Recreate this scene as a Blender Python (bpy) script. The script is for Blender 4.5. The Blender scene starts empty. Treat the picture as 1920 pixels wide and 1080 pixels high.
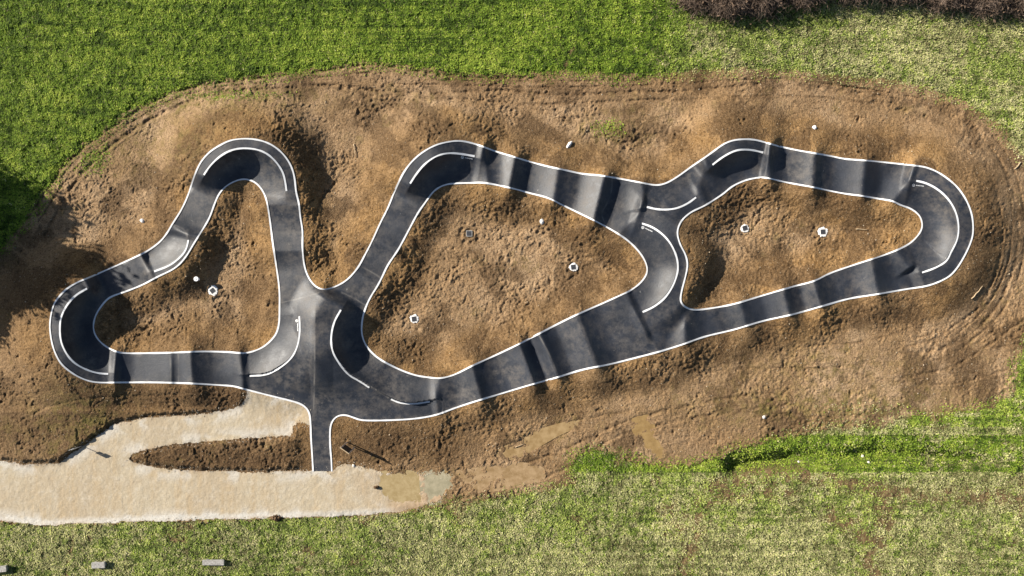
import bpy, math, random
import numpy as np

random.seed(5)
rng = np.random.default_rng(11)
D = bpy.data
scene = bpy.context.scene
COL = scene.collection

# ------------------------------------------------------------------ survey frame
# Site plan in survey units: 24 units to the metre, origin at the plan's centre.
PPM = 24.0
H = 54.0            # height of the drone above the field, metres


def world(u, v, z):
    """Plan position (as surveyed from the drone) and height -> metres."""
    k = (H - z) / H / PPM
    return (u - 960.0) * k, (540.0 - v) * k, z


SUN_EL = math.radians(30)
SDX, SDY = 0.915, -0.403          # direction the shadows fall (x east, y north)

# ------------------------------------------------------------------ traced plan
OUTER = [(587,884),(585,850),(583,820),(582,790),(579,772),(571,762),(560,756),(543,751),(503,741),(460,730),
(437,724),(410,722),(360,719),(293,717),(227,717),(183,717),(157,711),(133,698),(113,680),(100,653),(94,623),(94,600),
(100,573),(110,557),(127,540),(150,527),(163,522),(207,503),(247,485),(277,470),(300,453),(313,437),(323,420),(340,393),
(352,367),(360,343),(367,323),(377,303),(393,285),(413,272),(433,263),(460,260),(487,263),(510,272),(530,288),(545,310),
(552,333),(555,360),(560,380),(563,407),(567,433),(567,467),(571,500),(580,523),(593,538),(607,543),(627,538),(650,525),
(670,503),(683,480),(697,453),(712,420),(727,390),(738,363),(747,343),(757,323),(773,302),(793,285),(817,272),(840,266),
(860,264),(880,267),(903,274),(927,283),(960,293),(993,303),(1027,312),(1060,319),(1093,326),(1133,330),(1200,342),
(1220,346),(1235,347),(1252,342),(1272,330),(1297,312),(1322,295),(1340,282),(1357,270),(1375,263),(1395,261),(1415,262),
(1435,267),(1460,274),(1497,282),(1532,288),(1560,293),(1585,298),(1625,301),(1675,306),(1720,311),(1737,314),(1757,322),
(1777,335),(1795,351),(1810,372),(1820,395),(1824,415),(1824,440),(1817,462),(1806,484),(1794,503),(1777,520),(1742,535),
(1700,542),(1642,552),(1592,560),(1545,573),(1488,589),(1430,602),(1376,618),(1322,631),(1276,647),(1237,659),(1199,669),
(1143,683),(1093,693),(1043,708),(993,722),(943,737),(893,752),(853,765),(817,778),(777,785),(727,788),(680,788),
(663,783),(647,778),(633,780),(624,788),(619,803),(619,837),(621,860),(622,884)]
ISL_A = [(453,336),(473,339),(487,350),(497,367),(502,387),(507,420),(511,453),(517,493),(522,527),(524,550),(524,580),
(523,607),(517,627),(503,643),(487,654),(460,662),(427,660),(377,659),(327,661),(287,662),(233,662),(210,656),(190,643),
(178,627),(175,610),(180,590),(193,570),(207,557),(237,546),(267,534),(293,520),(327,503),(347,483),(363,457),(380,430),
(393,407),(403,380),(413,360),(430,345)]
ISL_B = [(880,343),(910,343),(960,353),(993,362),(1027,371),(1060,387),(1093,403),(1127,420),(1160,439),(1183,456),
(1202,477),(1212,496),(1213,512),(1202,529),(1183,544),(1160,555),(1127,570),(1077,592),(1027,617),(977,643),(927,667),
(887,685),(853,702),(827,709),(807,708),(777,703),(743,690),(710,672),(690,653),(680,633),(678,613),(682,587),(693,560),
(707,537),(717,518),(727,497),(747,467),(767,430),(783,400),(797,380),(813,359),(830,348),(850,344)]
ISL_C = [(1435,333),(1415,334),(1395,339),(1372,350),(1355,364),(1322,385),(1297,397),(1280,411),(1272,425),(1270,440),
(1276,460),(1285,477),(1289,496),(1285,519),(1278,546),(1276,566),(1287,577),(1303,581),(1333,578),(1376,570),(1430,554),
(1488,537),(1526,527),(1557,512),(1603,496),(1661,477),(1700,460),(1719,444),(1729,427),(1727,410),(1720,400),(1705,390),
(1687,384),(1674,377),(1650,373),(1615,367),(1590,364),(1562,359),(1525,351),(1475,342)]

# berm lips: points, point on the riding side, lip height, bowl width, flat shelf behind, shelf fade
BERMS = [
 ([(382,328),(393,312),(410,295),(430,283),(453,278),(480,280),(500,288),(517,303),(530,323),(535,343),(537,358)], (460,330), [(0,1.25),(.25,1.65),(.6,1.4),(1,.42)], 60, 40, 40),
 ([(353,450),(349,467),(337,483),(317,498),(289,509)], (318,468), [(0,.45),(.4,.75),(1,.5)], 44, 40, 40),
 ([(163,541),(143,553),(127,570),(115,593),(112,617),(115,643),(127,667),(143,683),(167,695),(187,700),(203,701)], (165,615), [(0,1.2),(.2,1.8),(.6,1.6),(.85,.75),(1,.35)], 66, 40, 40),
 ([(561,593),(562,620),(558,647),(547,670),(527,688),(500,702),(468,705)], (510,640), [(0,.30),(.3,.9),(.6,1.0),(1,.35)], 62, 36, 60),
 ([(639,581),(627,603),(621,630),(623,657),(635,680),(653,702),(673,714),(700,731),(728,746),(750,755),(777,757),(806,753)], (690,650), [(0,1.1),(.25,1.5),(.5,1.05),(.68,.62),(.85,.8),(1,.35)], 60, 36, 60),
 ([(769,344),(780,327),(797,307),(820,292),(843,287),(867,289),(890,293)], (840,330), [(0,1.2),(.5,1.65),(1,.5)], 58, 40, 40),
 ([(1213,388),(1230,392),(1250,393),(1270,390),(1290,381),(1305,370)], (1255,360), [(0,.22),(.5,.7),(1,.30)], 46, 22, 30),
 ([(1204,419),(1223,426),(1243,440),(1258,458),(1268,480),(1271,497),(1270,512),(1262,535),(1247,558),(1226,575),(1205,585)], (1225,500), [(0,.4),(.3,1.1),(.7,1.0),(1,.28)], 64, 30, 40),
 ([(1336,309),(1350,298),(1368,287),(1385,281),(1408,281),(1431,286)], (1390,320), [(0,.95),(.5,1.55),(1,.55)], 54, 40, 40),
 ([(1718,339),(1735,343),(1755,353),(1775,370),(1790,393),(1797,420),(1795,448),(1783,473),(1775,489),(1754,502),(1729,511)], (1745,430), [(0,.8),(.4,1.4),(.7,1.1),(1,.4)], 72, 40, 40),
]
# the painted part of each lip, as a share of its length
PAINT = {4: [(0, .600), (.755, 1)]}
# rollers: crest line ends, height, run up on the west side, run down on the east side
ROLL = [
 ((215,655),(212,722),0.20,20,30), ((322,660),(320,720),0.26,70,34), ((357,660),(361,720),0.40,30,56), ((448,660),(452,722),0.20,50,22),
 ((907,262),(914,350),0.30,40,26), ((966,294),(955,352),0.44,44,26), ((1047,316),(1039,372),0.36,46,34),
 ((1134,330),(1114,412),0.46,44,24), ((1203,343),(1209,386),0.20,40,22), ((1209,386),(1160,440),0.20,48,26),
 ((1328,300),(1300,380),0.16,26,34), ((1440,262),(1443,338),0.40,44,26), ((1529,286),(1525,352),0.46,56,26),
 ((1623,300),(1617,367),0.40,54,26), ((1722,311),(1675,378),0.30,36,26),
 ((1681,468),(1702,500),0.30,34,22), ((1635,486),(1648,552),0.44,44,30), ((1526,526),(1540,575),0.44,30,30),
 ((1469,541),(1481,592),0.42,44,24), ((1388,565),(1402,614),0.34,40,32), ((1284,574),(1286,652),0.34,34,32),
 
 ((1165,545),(1244,674),0.26,74,40),
 ((827,700),(812,785),0.16,24,34), ((885,686),(902,750),0.44,42,32), ((973,643),(1001,720),0.46,46,20), ((1012,625),(1046,707),0.36,18,24),
 ((1082,590),(1119,687),0.48,44,36), ((722,676),(700,728),0.24,30,22),
 ((363,360),(400,385),0.05,20,20), ((320,420),(362,452),0.22,26,36), ((262,478),(296,518),0.24,44,24),
 ((502,384),(560,384),0.20,22,28), ((512,470),(568,470),0.22,34,30), ((700,448),(742,470),0.22,32,32),
 ((728,385),(780,402),0.14,30,30), ((664,508),(706,536),0.18,32,30),
]
BASE = np.array([(320,470,.6),(150,600,.7),(300,690,.5),(430,690,.45),(550,450,.6),(460,300,.7),(700,450,.6),(830,310,.7),
(1000,330,.6),(1150,380,.7),(1240,405,.95),(1270,560,.7),(1400,590,.6),(1600,520,.6),(1780,430,.8),(1600,330,.6),(1400,300,.7),
(1100,640,.6),(900,710,.5),(700,760,.40),(590,560,.8),(590,640,.6),(590,700,.5),(590,760,.22),(600,830,.08),(603,885,.0),
(520,742,.22),(570,560,.9),(450,725,.35)], float)

DIRT = [(-160,470),(0,465),(40,420),(75,375),(110,320),(150,275),(200,240),(250,205),(320,172),(380,152),(450,143),(540,138),
(600,128),(650,116),(700,114),(760,122),(830,133),(930,138),(1050,135),(1150,140),(1240,137),(1330,130),(1420,128),(1500,133),
(1600,143),(1680,150),(1740,165),(1800,185),(1850,215),(1890,250),(1920,295),(2000,380),(2090,480),(2060,570),(1960,620),(1925,645),(1905,685),(1900,740),
(1860,765),(1780,775),(1700,785),(1650,800),(1560,803),(1480,820),(1380,848),(1300,872),(1240,880),(1190,865),(1150,850),
(1110,845),(1080,855),(1072,880),(1078,905),(1050,915),(990,925),(900,942),(830,950),(770,962),(700,965),(600,970),(500,972),
(400,975),(300,978),(150,982),(80,986),(0,978),(-160,975)]
GRAVEL = [(-900,866),(0,863),(43,870),(110,868),(133,852),(157,835),(187,813),(213,795),(247,788),(277,782),(317,780),(350,778),
(383,775),(427,768),(450,760),(460,747),(463,731),(503,741),(543,751),(560,756),(571,762),(579,772),(582,796),(576,797),(563,792),(551,800),
(547,818),(500,820),(450,823),(400,827),(333,833),(283,842),(247,852),(241,862),(253,868),(283,875),(320,879),(367,882),
(417,883),(483,885),(533,883),(584,882),(622,883),(637,872),(650,868),(680,876),(720,885),(760,893),(800,887),(835,893),(828,938),(780,952),
(755,960),(700,965),(600,970),(500,972),(400,975),(300,978),(150,982),(80,986),(0,977),(-900,990)]
ISLET_TRACK = None


def smooth(pts, closed, step):
    P = np.array(pts, float)
    n = len(P)
    out = []
    rngi = range(n) if closed else range(n - 1)
    for i in rngi:
        if closed:
            p0, p1, p2, p3 = P[i - 1], P[i], P[(i + 1) % n], P[(i + 2) % n]
        else:
            p1, p2 = P[i], P[i + 1]
            p0 = P[i - 1] if i > 0 else 2 * p1 - p2
            p3 = P[i + 2] if i + 2 < n else 2 * p2 - p1
        k = max(2, int(np.hypot(*(p2 - p1)) / 1.5))
        t = np.linspace(0, 1, k, endpoint=False)[:, None]
        out.append(0.5 * ((2 * p1) + (-p0 + p2) * t + (2 * p0 - 5 * p1 + 4 * p2 - p3) * t ** 2 + (-p0 + 3 * p1 - 3 * p2 + p3) * t ** 3))
    out = np.vstack(out)
    if closed:
        out = np.vstack([out, out[:1]])
    else:
        out = np.vstack([out, P[-1:]])
    # low-pass wobble of the hand trace, then resample evenly
    seg = np.hypot(*np.diff(out, axis=0).T)
    s = np.concatenate([[0], np.cumsum(seg)])
    m = max(3, int(round(s[-1] / 1.5)))
    q = np.linspace(0, s[-1], m)
    R = np.stack([np.interp(q, s, out[:, 0]), np.interp(q, s, out[:, 1])], 1)
    for _ in range(22):
        if closed:
            c = R[:-1]
            c = (np.roll(c, 1, 0) + 2 * c + np.roll(c, -1, 0)) / 4
            R = np.vstack([c, c[:1]])
        else:
            R[1:-1] = (R[:-2] + 2 * R[1:-1] + R[2:]) / 4
    seg = np.hypot(*np.diff(R, axis=0).T)
    s = np.concatenate([[0], np.cumsum(seg)])
    m = max(3, int(round(s[-1] / step)))
    q = np.linspace(0, s[-1], m)
    return np.stack([np.interp(q, s, R[:, 0]), np.interp(q, s, R[:, 1])], 1)


OUT_LINE = smooth(OUTER, False, 2.5)          # open at the foot of the access ramp
RINGS = [smooth(r, True, 2.5) for r in (ISL_A, ISL_B, ISL_C)]
OUT_POLY = np.vstack([OUT_LINE, OUT_LINE[:1]])


def fill(polys, xs, ys):
    """even-odd fill of closed polylines on the grid xs x ys"""
    E = np.vstack([np.hstack([p[:-1], p[1:]]) for p in polys])
    M = np.zeros((len(ys), len(xs)), bool)
    lo, hi = np.minimum(E[:, 1], E[:, 3]), np.maximum(E[:, 1], E[:, 3])
    for j, y in enumerate(ys):
        e = E[(lo <= y) & (hi > y)]
        if not len(e):
            continue
        X = np.sort(e[:, 0] + (y - e[:, 1]) / (e[:, 3] - e[:, 1]) * (e[:, 2] - e[:, 0]))
        M[j] = (np.searchsorted(X, xs) % 2) == 1
    return M


_lat = {}


def vn(u, v, s, seed):
    """smooth value noise, -1..1, feature size s"""
    if seed not in _lat:
        _lat[seed] = np.random.default_rng(seed).uniform(-1, 1, (512, 512)).astype(np.float32)
    L = _lat[seed]
    th = .7 + seed * 1.237
    c_, s_ = math.cos(th), math.sin(th)
    a, b = (u * c_ - v * s_) / s + 91.3 + seed * 7.1, (u * s_ + v * c_) / s + 47.7 + seed * 3.3
    i, j = np.floor(a).astype(np.int64), np.floor(b).astype(np.int64)
    f, g = a - i, b - j
    f, g = f * f * (3 - 2 * f), g * g * (3 - 2 * g)
    i0, i1, j0, j1 = i & 511, (i + 1) & 511, j & 511, (j + 1) & 511
    return (L[i0, j0] * (1 - f) + L[i1, j0] * f) * (1 - g) + (L[i0, j1] * (1 - f) + L[i1, j1] * f) * g


def fbm(u, v, s, seed, n=4, gain=0.5):
    r, a, t = 0, 1.0, 0
    for k in range(n):
        r = r + a * vn(u * (1 + .1 * k) + v * .3 * k, v * (1 + .1 * k) - u * .3 * k, s / 2 ** k, seed + k)
        t += a
        a *= gain
    return r / t


def sst(x, a, b):
    t = np.clip((x - a) / (b - a), 0, 1)
    return t * t * (3 - 2 * t)


def nearest(P, L):
    """distance to polyline vertices L with index, chunked"""
    d = np.empty(len(P)); k = np.empty(len(P), int)
    for a in range(0, len(P), 20000):
        q = P[a:a + 20000]
        dd = (q[:, None, 0] - L[None, :, 0]) ** 2 + (q[:, None, 1] - L[None, :, 1]) ** 2
        k[a:a + 20000] = dd.argmin(1)
        d[a:a + 20000] = np.sqrt(dd.min(1))
    return d, k


LIPS = []; STEP = {}
for pts, side, h, w, hold, fade in BERMS:
    L = smooth(pts, False, 2.0)
    T = np.gradient(L, axis=0)
    T /= np.hypot(T[:, 0], T[:, 1])[:, None]
    N = np.stack([-T[:, 1], T[:, 0]], 1)
    q = np.array(side, float)
    fr = np.linspace(0, 1, len(L))
    h = np.interp(fr, [a for a, _ in h], [b for _, b in h])
    h = np.convolve(np.pad(h, 8, mode='edge'), np.ones(17) / 17, 'valid')
    m = len(L) // 2
    if ((q - L[m]) * N[m]).sum() < 0:
        N = -N
    STEP[id(L)] = float(np.hypot(*(L[1] - L[0])))
    LIPS.append((L, T, N, h, w, hold, fade))


def track_z(P):
    """height of the asphalt at plan points P"""
    u, v = P[:, 0], P[:, 1]
    w = 1.0 / (((u[:, None] - BASE[:, 0]) ** 2 + (v[:, None] - BASE[:, 1]) ** 2) ** 1.5 + 4000)
    z = (w * BASE[:, 2]).sum(1) / w.sum(1)
    # rollers
    r = np.zeros(len(P))
    for (ax, ay), (bx, by), h, wl, wr in ROLL:
        dx, dy = bx - ax, by - ay
        ln = math.hypot(dx, dy)
        t = ((u - ax) * dx + (v - ay) * dy) / ln / ln
        nx, ny = dy / ln, -dx / ln
        if nx < -1e-6 or (abs(nx) < .3 and ny < 0):
            nx, ny = -nx, -ny
        d = (u - ax) * nx + (v - ay) * ny
        s = np.where(d < 0, np.clip(1 + d / wl, 0, 1), np.clip(1 - d / wr, 0, 1))
        s = np.where(d < 0, np.clip(1 - (np.sqrt(d * d + 16) - 4) / wl, 0, 1), np.clip(1 - (np.sqrt(d * d + 9) - 3) / (wr * 1.25), 0, 1))
        prof = np.where(d < 0, s ** 1.55, s ** 1.75)
        lat = sst(t, -0.28, -0.05) * (1 - sst(t, 1.05, 1.28))
        r = r + 1.75 * h * prof * lat
    r = np.minimum(r, 0.80 + 0.3 * (r - 0.80))
    # berms
    b = np.zeros(len(P)); kill = np.ones(len(P))
    for L, T, N, h, bw, hold, fade in LIPS:
        R = bw + hold + fade
        m = np.where((u > L[:, 0].min() - R) & (u < L[:, 0].max() + R) & (v > L[:, 1].min() - R) & (v < L[:, 1].max() + R))[0]
        if not len(m):
            continue
        q = P[m]
        d, k = nearest(q, L)
        rel = q - L[k]
        sd = (rel * N[k]).sum(1)                       # >0 riding side
        al = (rel * T[k]).sum(1)
        past = np.where(k == 0, np.maximum(-al, 0), np.where(k == len(L) - 1, np.maximum(al, 0), 0))
        sd = sd - 2.4                                   # the painted lip lies on the shelf
        env = np.interp(k + al / STEP[id(L)], np.arange(len(L)), h)
        inr = sd > 0
        dd = np.abs(sd)
        bowl = np.clip(1 - dd / bw, 0, 1) ** 2.15
        shelf = 1 - sst(dd, hold, hold + fade)
        zz = env * np.where(inr, bowl, shelf)
        endf = 1 - sst(past, 1, 24 + 8 * env)
        zz = np.where(inr, zz, zz * (1 - .95 * sst(q[:, 1], 660, 790) * (np.abs(q[:, 0] - 610) < 220)))
        zz = zz * endf
        b[m] = np.maximum(b[m], zz)
        # rollers fade out inside a bowl
        near = np.where(inr, 1 - sst(dd, bw * .6, bw * 1.1), 1 - sst(dd, hold + fade * .4, hold + fade)) * (1 - sst(past, 0, 14))
        kill[m] = np.minimum(kill[m], 1 - 0.85 * near)
    z = z + np.maximum(b, 0) + r * kill
    # crown of the start hub: a low gable running down to the access ramp
    hub = np.exp(-((v - 660) / 95.0) ** 4) * np.clip(1 - np.abs(u - 591) / 34.0, 0, 1)
    z = z + 0.22 * hub * (1 - sst(v, 730, 780))
    # the ramp ends at path level
    return z * (1 - sst(v, 770, 880) * (1 - sst(np.abs(u - 603), 26, 60)))


# ------------------------------------------------------------------ grid
def axis(lo, hi, step, far):
    a = list(np.arange(lo, hi + .01, step))
    s, x = step, a[-1]
    while x < hi + far:
        s *= 1.22; x += s; a.append(x)
    s, x, pre = step, lo, []
    while x > lo - far:
        s *= 1.22; x -= s; pre.append(x)
    return np.array(pre[::-1] + a)


XS = axis(-70, 1990, 1.6, 26000)
YS = axis(-70, 1150, 1.6, 26000)
NX, NY = len(XS), len(YS)
U, V = np.meshgrid(XS, YS)
U, V = U.ravel(), V.ravel()
cx, cy = (XS[:-1] + XS[1:]) / 2, (YS[:-1] + YS[1:]) / 2
inV = fill([OUT_POLY] + RINGS, XS, YS).ravel()
inC = fill([OUT_POLY] + RINGS, cx, cy)

EDGE = np.vstack([OUT_LINE] + RINGS)
EDGE_Z = track_z(EDGE)
EDGE_N = None

# coarse field: blended edge height and distance to the track
gx = np.arange(-600, 2521, 6.0); gy = np.arange(-600, 1681, 6.0)
GX, GY = np.meshgrid(gx, gy)
G = np.stack([GX.ravel(), GY.ravel()], 1)
gd = np.empty(len(G)); gz = np.empty(len(G))
E2 = EDGE[::3]; Z2 = EDGE_Z[::3]
for a in range(0, len(G), 12000):
    q = G[a:a + 12000]
    d2 = (q[:, None, 0] - E2[None, :, 0]) ** 2 + (q[:, None, 1] - E2[None, :, 1]) ** 2
    w = 1.0 / (d2 + 14.0) ** 2.2
    gz[a:a + 12000] = (w * Z2).sum(1) / w.sum(1)
    gd[a:a + 12000] = np.sqrt(d2.min(1))
gd = gd.reshape(GX.shape); gz = gz.reshape(GX.shape)


def lookup(F, u, v):
    a = np.clip((u - gx[0]) / 6.0, 0, len(gx) - 1.001); b = np.clip((v - gy[0]) / 6.0, 0, len(gy) - 1.001)
    i, j = a.astype(int), b.astype(int)
    f, g = a - i, b - j
    return (F[j, i] * (1 - f) + F[j, i + 1] * f) * (1 - g) + (F[j + 1, i] * (1 - f) + F[j + 1, i + 1] * f) * g


def poly_soft(poly, name_seed, amp, scale, soft=1.0):
    """signed distance-like mask of a closed polygon with a ragged edge, on a 4 unit grid; returns a sampler (>0 inside)"""
    p = np.array(poly + [poly[0]], float)
    x = np.arange(-240, 2161, 4.0); y = np.arange(-240, 1321, 4.0)
    M = fill([p], x, y)
    dens = []
    for a, b in zip(p[:-1], p[1:]):
        n = max(1, int(np.hypot(*(b - a)) / 5))
        dens.append(a + (b - a) * np.linspace(0, 1, n, endpoint=False)[:, None])
    dens = np.vstack(dens)
    X, Y = np.meshgrid(x, y)
    d, _ = nearest(np.stack([X.ravel(), Y.ravel()], 1), dens)
    S = np.where(M.ravel(), d, -d).reshape(M.shape)

    def f(u, v):
        a = np.clip((u - x[0]) / 4, 0, len(x) - 1.001); b = np.clip((v - y[0]) / 4, 0, len(y) - 1.001)
        i, j = a.astype(int), b.astype(int)
        s, t = a - i, b - j
        r = (S[j, i] * (1 - s) + S[j, i + 1] * s) * (1 - t) + (S[j + 1, i] * (1 - s) + S[j + 1, i + 1] * s) * t
        return r + amp * fbm(u, v, scale, name_seed, 4, .8) * .9
    return f


dirt_f = poly_soft(DIRT, 60, 13, 20)
grav_f = poly_soft(GRAVEL, 70, 4.5, 9)


def line_field(pts, width):
    L = smooth(pts, False, 4.0)

    def f(u, v):
        r = np.zeros(len(u))
        m = np.where((u > L[:, 0].min() - 3 * width) & (u < L[:, 0].max() + 3 * width) & (v > L[:, 1].min() - 3 * width) & (v < L[:, 1].max() + 3 * width))[0]
        if len(m):
            d, _ = nearest(np.stack([u[m], v[m]], 1), L)
            r[m] = np.exp(-(d / width) ** 2)
        return r
    return f


RUTS = [
 ([(58,402),(110,325),(160,275),(230,225),(310,180),(400,156),(500,146),(600,134),(700,122),(800,136),(900,146),(1010,146)], 3.2, .09),
 ([(85,440),(128,362),(178,300),(250,244),(330,200),(420,173),(520,166),(620,160),(700,168)], 3.5, .08),
 ([(640,166),(800,176),(930,170),(1050,178),(1200,172),(1300,170),(1420,158)], 3.5, .08),
 ([(700,190),(860,186),(980,196),(1110,192),(1250,186)], 3.0, .06),
 ([(1500,160),(1620,176),(1720,196),(1800,226),(1860,280),(1898,350),(1910,440),(1895,520),(1858,590),(1800,640),(1720,664)], 3.5, .07),
 ([(1640,190),(1740,222),(1810,262),(1860,330),(1880,430),(1868,510),(1830,580),(1770,625)], 3.5, .07),
 ([(1985,560),(1920,600),(1850,650),(1780,690),(1690,710)], 3.0, .07),
 ([(1600,700),(1700,720),(1800,718),(1900,690)], 2.5, .05),
 ([(850,912),(950,880),(1050,846),(1150,800),(1260,768),(1400,740)], 3.5, .07),
 ([(850,938),(960,912),(1060,880),(1150,822),(1260,792),(1420,765)], 3.5, .06),
 ([(940,838),(1000,818),(1080,790),(1180,770)], 2.6, .05),
 ([(1190,200),(1230,240),(1240,290)], 2.6, .04),
 ([(340,420),(430,425),(500,440)], 1.6, .03), ([(700,505),(740,440),(770,400)], 2.2, .05), ([(640,330),(600,380),(590,450),(600,500)], 3, .05),
 ([(70,420),(118,346),(170,288),(240,234),(322,188),(410,164),(505,155),(610,144),(705,134)], 1.6, .06),
 ([(1480,150),(1600,164),(1720,184),(1812,214),(1876,272),(1912,350),(1922,440),(1908,525),(1868,598),(1808,650)], 2.0, .07),
 ([(1560,158),(1680,178),(1780,206),(1850,258),(1890,340),(1898,430),(1884,512),(1846,580),(1790,630)], 1.8, .06),
 ([(760,158),(880,160),(1000,164),(1130,162),(1260,158),(1380,150),(1500,146)], 2.0, .06),
 ([(820,150),(960,152),(1100,152),(1230,150)], 1.8, .05),
 ([(1240,190),(1380,182),(1500,180),(1620,192),(1700,210)], 2.0, .05),
 ([(1700,640),(1790,610),(1850,560),(1880,500)], 1.8, .06), ([(1680,655),(1775,628),(1838,578),(1868,515)], 1.8, .05),
 ([(1500,650),(1620,640),(1720,610)], 2.0, .04), ([(1300,700),(1420,690),(1540,690),(1650,680)], 2.0, .04),
 ([(0,720),(60,700),(90,690)], 3, .05), ([(20,800),(100,760),(200,745),(330,740)], 3, .05),
 ([(440,360),(452,420),(470,480),(480,560)], 1.6, .03), ([(350,640),(352,560),(372,500)], 1.5, .03), ([(400,655),(404,610),(398,580)], 1.5, .04),
]
GRASS_RUTS = [
 ([(1290,1010),(1305,960),(1330,925),(1390,900),(1470,890),(1560,902),(1700,925),(1960,935)], 20),
 ([(1270,1100),(1300,1010),(1320,950),(1380,925),(1480,925)], 18),
 ([(140,990),(130,1040),(120,1100)], 6), ([(170,990),(168,1010)], 6), ([(1560,965),(1620,1010),(1640,1100)], 22),
 ([(1060,128),(1062,110),(1075,90)], 4),
]
DITCH = ([(1372,872),(1450,860),(1560,852),(1680,852),(1780,860),(1960,880)], 19, 1.05)

dist = lookup(gd, U, V)
ez = lookup(gz, U, V)
far_out = (U < -590) | (U > 2510) | (V < -590) | (V > 1670)
Wd = 24 + 50 * ez
f = np.clip(1 - dist / Wd, 0, 1)
f = f * f * (3 - 2 * f) * .72 + f * .28
zt = np.zeros(len(U))
zt[inV] = track_z(np.stack([U[inV], V[inV]], 1))

dm = dirt_f(U, V)
gm = grav_f(U, V)
isl = (fill(RINGS, XS, YS)).ravel()
gravel = gm > 0
dirt = (dm > 0) & ~gravel
grass = ~dirt & ~gravel

# south of the path and ramp everything is level with the gravel
flat_s = np.clip(sst(gm, -6, 10), 0, 1)
zd = ez * f * (1 - flat_s * .96 * sst(dist, 2, 50))
# broad lie of the land
zd = zd + .15 * fbm(U, V, 75, 6, 2) * sst(dist, 4, 40) * (1 - sst(dist, 95, 190)) * (1 - flat_s) * (dm > 0) + 0.10 * fbm(U, V, 260, 5, 3) * sst(dist, 30, 120) * (1 - flat_s) + np.where(far_out, 0, 0)
far_d = np.hypot(np.maximum(np.abs(U - 960) - 1200, 0), np.maximum(np.abs(V - 540) - 800, 0))
zd = zd + sst(far_d, 0, 6000) * 2.2 * fbm(U, V, 4200, 8, 3)

ruts = np.zeros(len(U)); rl = np.zeros(len(U))
for pts, w, dep in RUTS:
    g = line_field(pts, w)(U, V)
    tread = np.clip(0.75 + 0.9 * vn(U, V, 8, 33) + .5 * vn(U, V, 3.5, 35), 0, 2)
    ruts -= 1.55 * dep * g * tread
    rl += line_field(pts, w * 2.2)(U, V)
    g2 = line_field([(x + w * .9, y + w * 1.1) for x, y in pts], w * .7)(U, V)
    ruts += 1.25 * dep * .7 * g2 * (0.5 + .7 * vn(U, V, 9, 34))
bare = .8 * sst(fbm(U, V, 75, 143, 4), .28, .5) * (V > 500)
for pts, w in GRASS_RUTS:
    bare = np.maximum(bare, line_field(pts, w)(U, V))
ditch = line_field(DITCH[0], DITCH[1])(U, V)
ditch_wall = line_field([(x, y - 15) for x, y in DITCH[0]], 12)(U, V)

# patchiness of the dirt: trampled smooth mud versus loose cloddy soil
clod = np.clip(0.5 + 0.9 * fbm(U, V, 70, 12, 3), 0, 1)
smooth_mud = np.clip(sst(V, 150, 135) * 0 + 0, 0, 1)
wu, wv = U + 5 * vn(U, V, 17, 21), V + 5 * vn(U, V, 17, 22)
big = fbm(wu, wv, 26, 20, 3)
med = fbm(wu, wv, 11, 24, 3, .6)
fine = vn(wu, wv, 3.1, 40) + .6 * vn(U, V, 2.1, 41)
lump = vn(wu, wv, 6.2, 30) + .6 * vn(wu, wv, 3.6, 31)
loose = np.clip(.45 + 1.5 * fbm(U, V, 60, 13, 4), .08, 1.3)            # where clods lie thick
clods = np.clip(lump - .38 + .30 * loose, 0, 1) ** .8
grit = vn(U, V, 2.6, 42) * np.abs(vn(wu, wv, 4.4, 43))
nick = np.clip(-lump - .82 + .38 * loose, 0, 1)
rough = .05 * big + .035 * med * (.5 + loose) + .062 * clods * (.3 + loose) - .09 * nick * (.35 + loose) + .020 * fine * (.5 + loose) + .075 * grit * (.4 + loose)
# drying cracks and torn turf in the trodden belts
crk = np.abs(fbm(wu, wv * 1.3, 38, 64, 3, .6))
rough -= .07 * np.clip(1 - crk / .035, 0, 1) * sst(vn(U, V, 70, 67), .0, .4)
pit = np.clip(fbm(U, V, 13, 44, 3, .6) - .40, 0, 1) * sst(fbm(U, V, 80, 47, 2), -.05, .35)
rough -= .55 * pit
fadee = sst(dist, 2, 14)
z_dirt = zd + rough * (.25 + .75 * fadee) + ruts * fadee

# islet of dark spoil between the two branches of the path stands a little proud, with a bank on its south-west corner
bank = sst(gm, -1.5, -9) * (1 - sst(U, 535, 575)) * sst(V, 760, 775)
z_dirt = z_dirt + 0.30 * bank * dirt
z_grav = 0.018 * fbm(U, V, 40, 50, 3) + .008 * vn(U, V, 3.2, 52) + zd + .012 * fbm(U, V, 7, 53, 2)
z_grass = zd + .10 * fbm(U, V, 15, 55, 4, .6) + .05 * vn(U, V, 5, 56) - .03 * bare - DITCH[2] * ditch * np.clip(.7 + .8 * vn(U, V, 55, 57), .15, 1.2) + .18 * ditch_wall + .05
lip = sst(-dm, 0, 12)
z_grass = z_grass - .10 * (1 - lip)
Z = np.where(gravel, z_grav, np.where(dirt, z_dirt, z_grass))
Z = np.where(inV, zt, Z)

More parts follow.
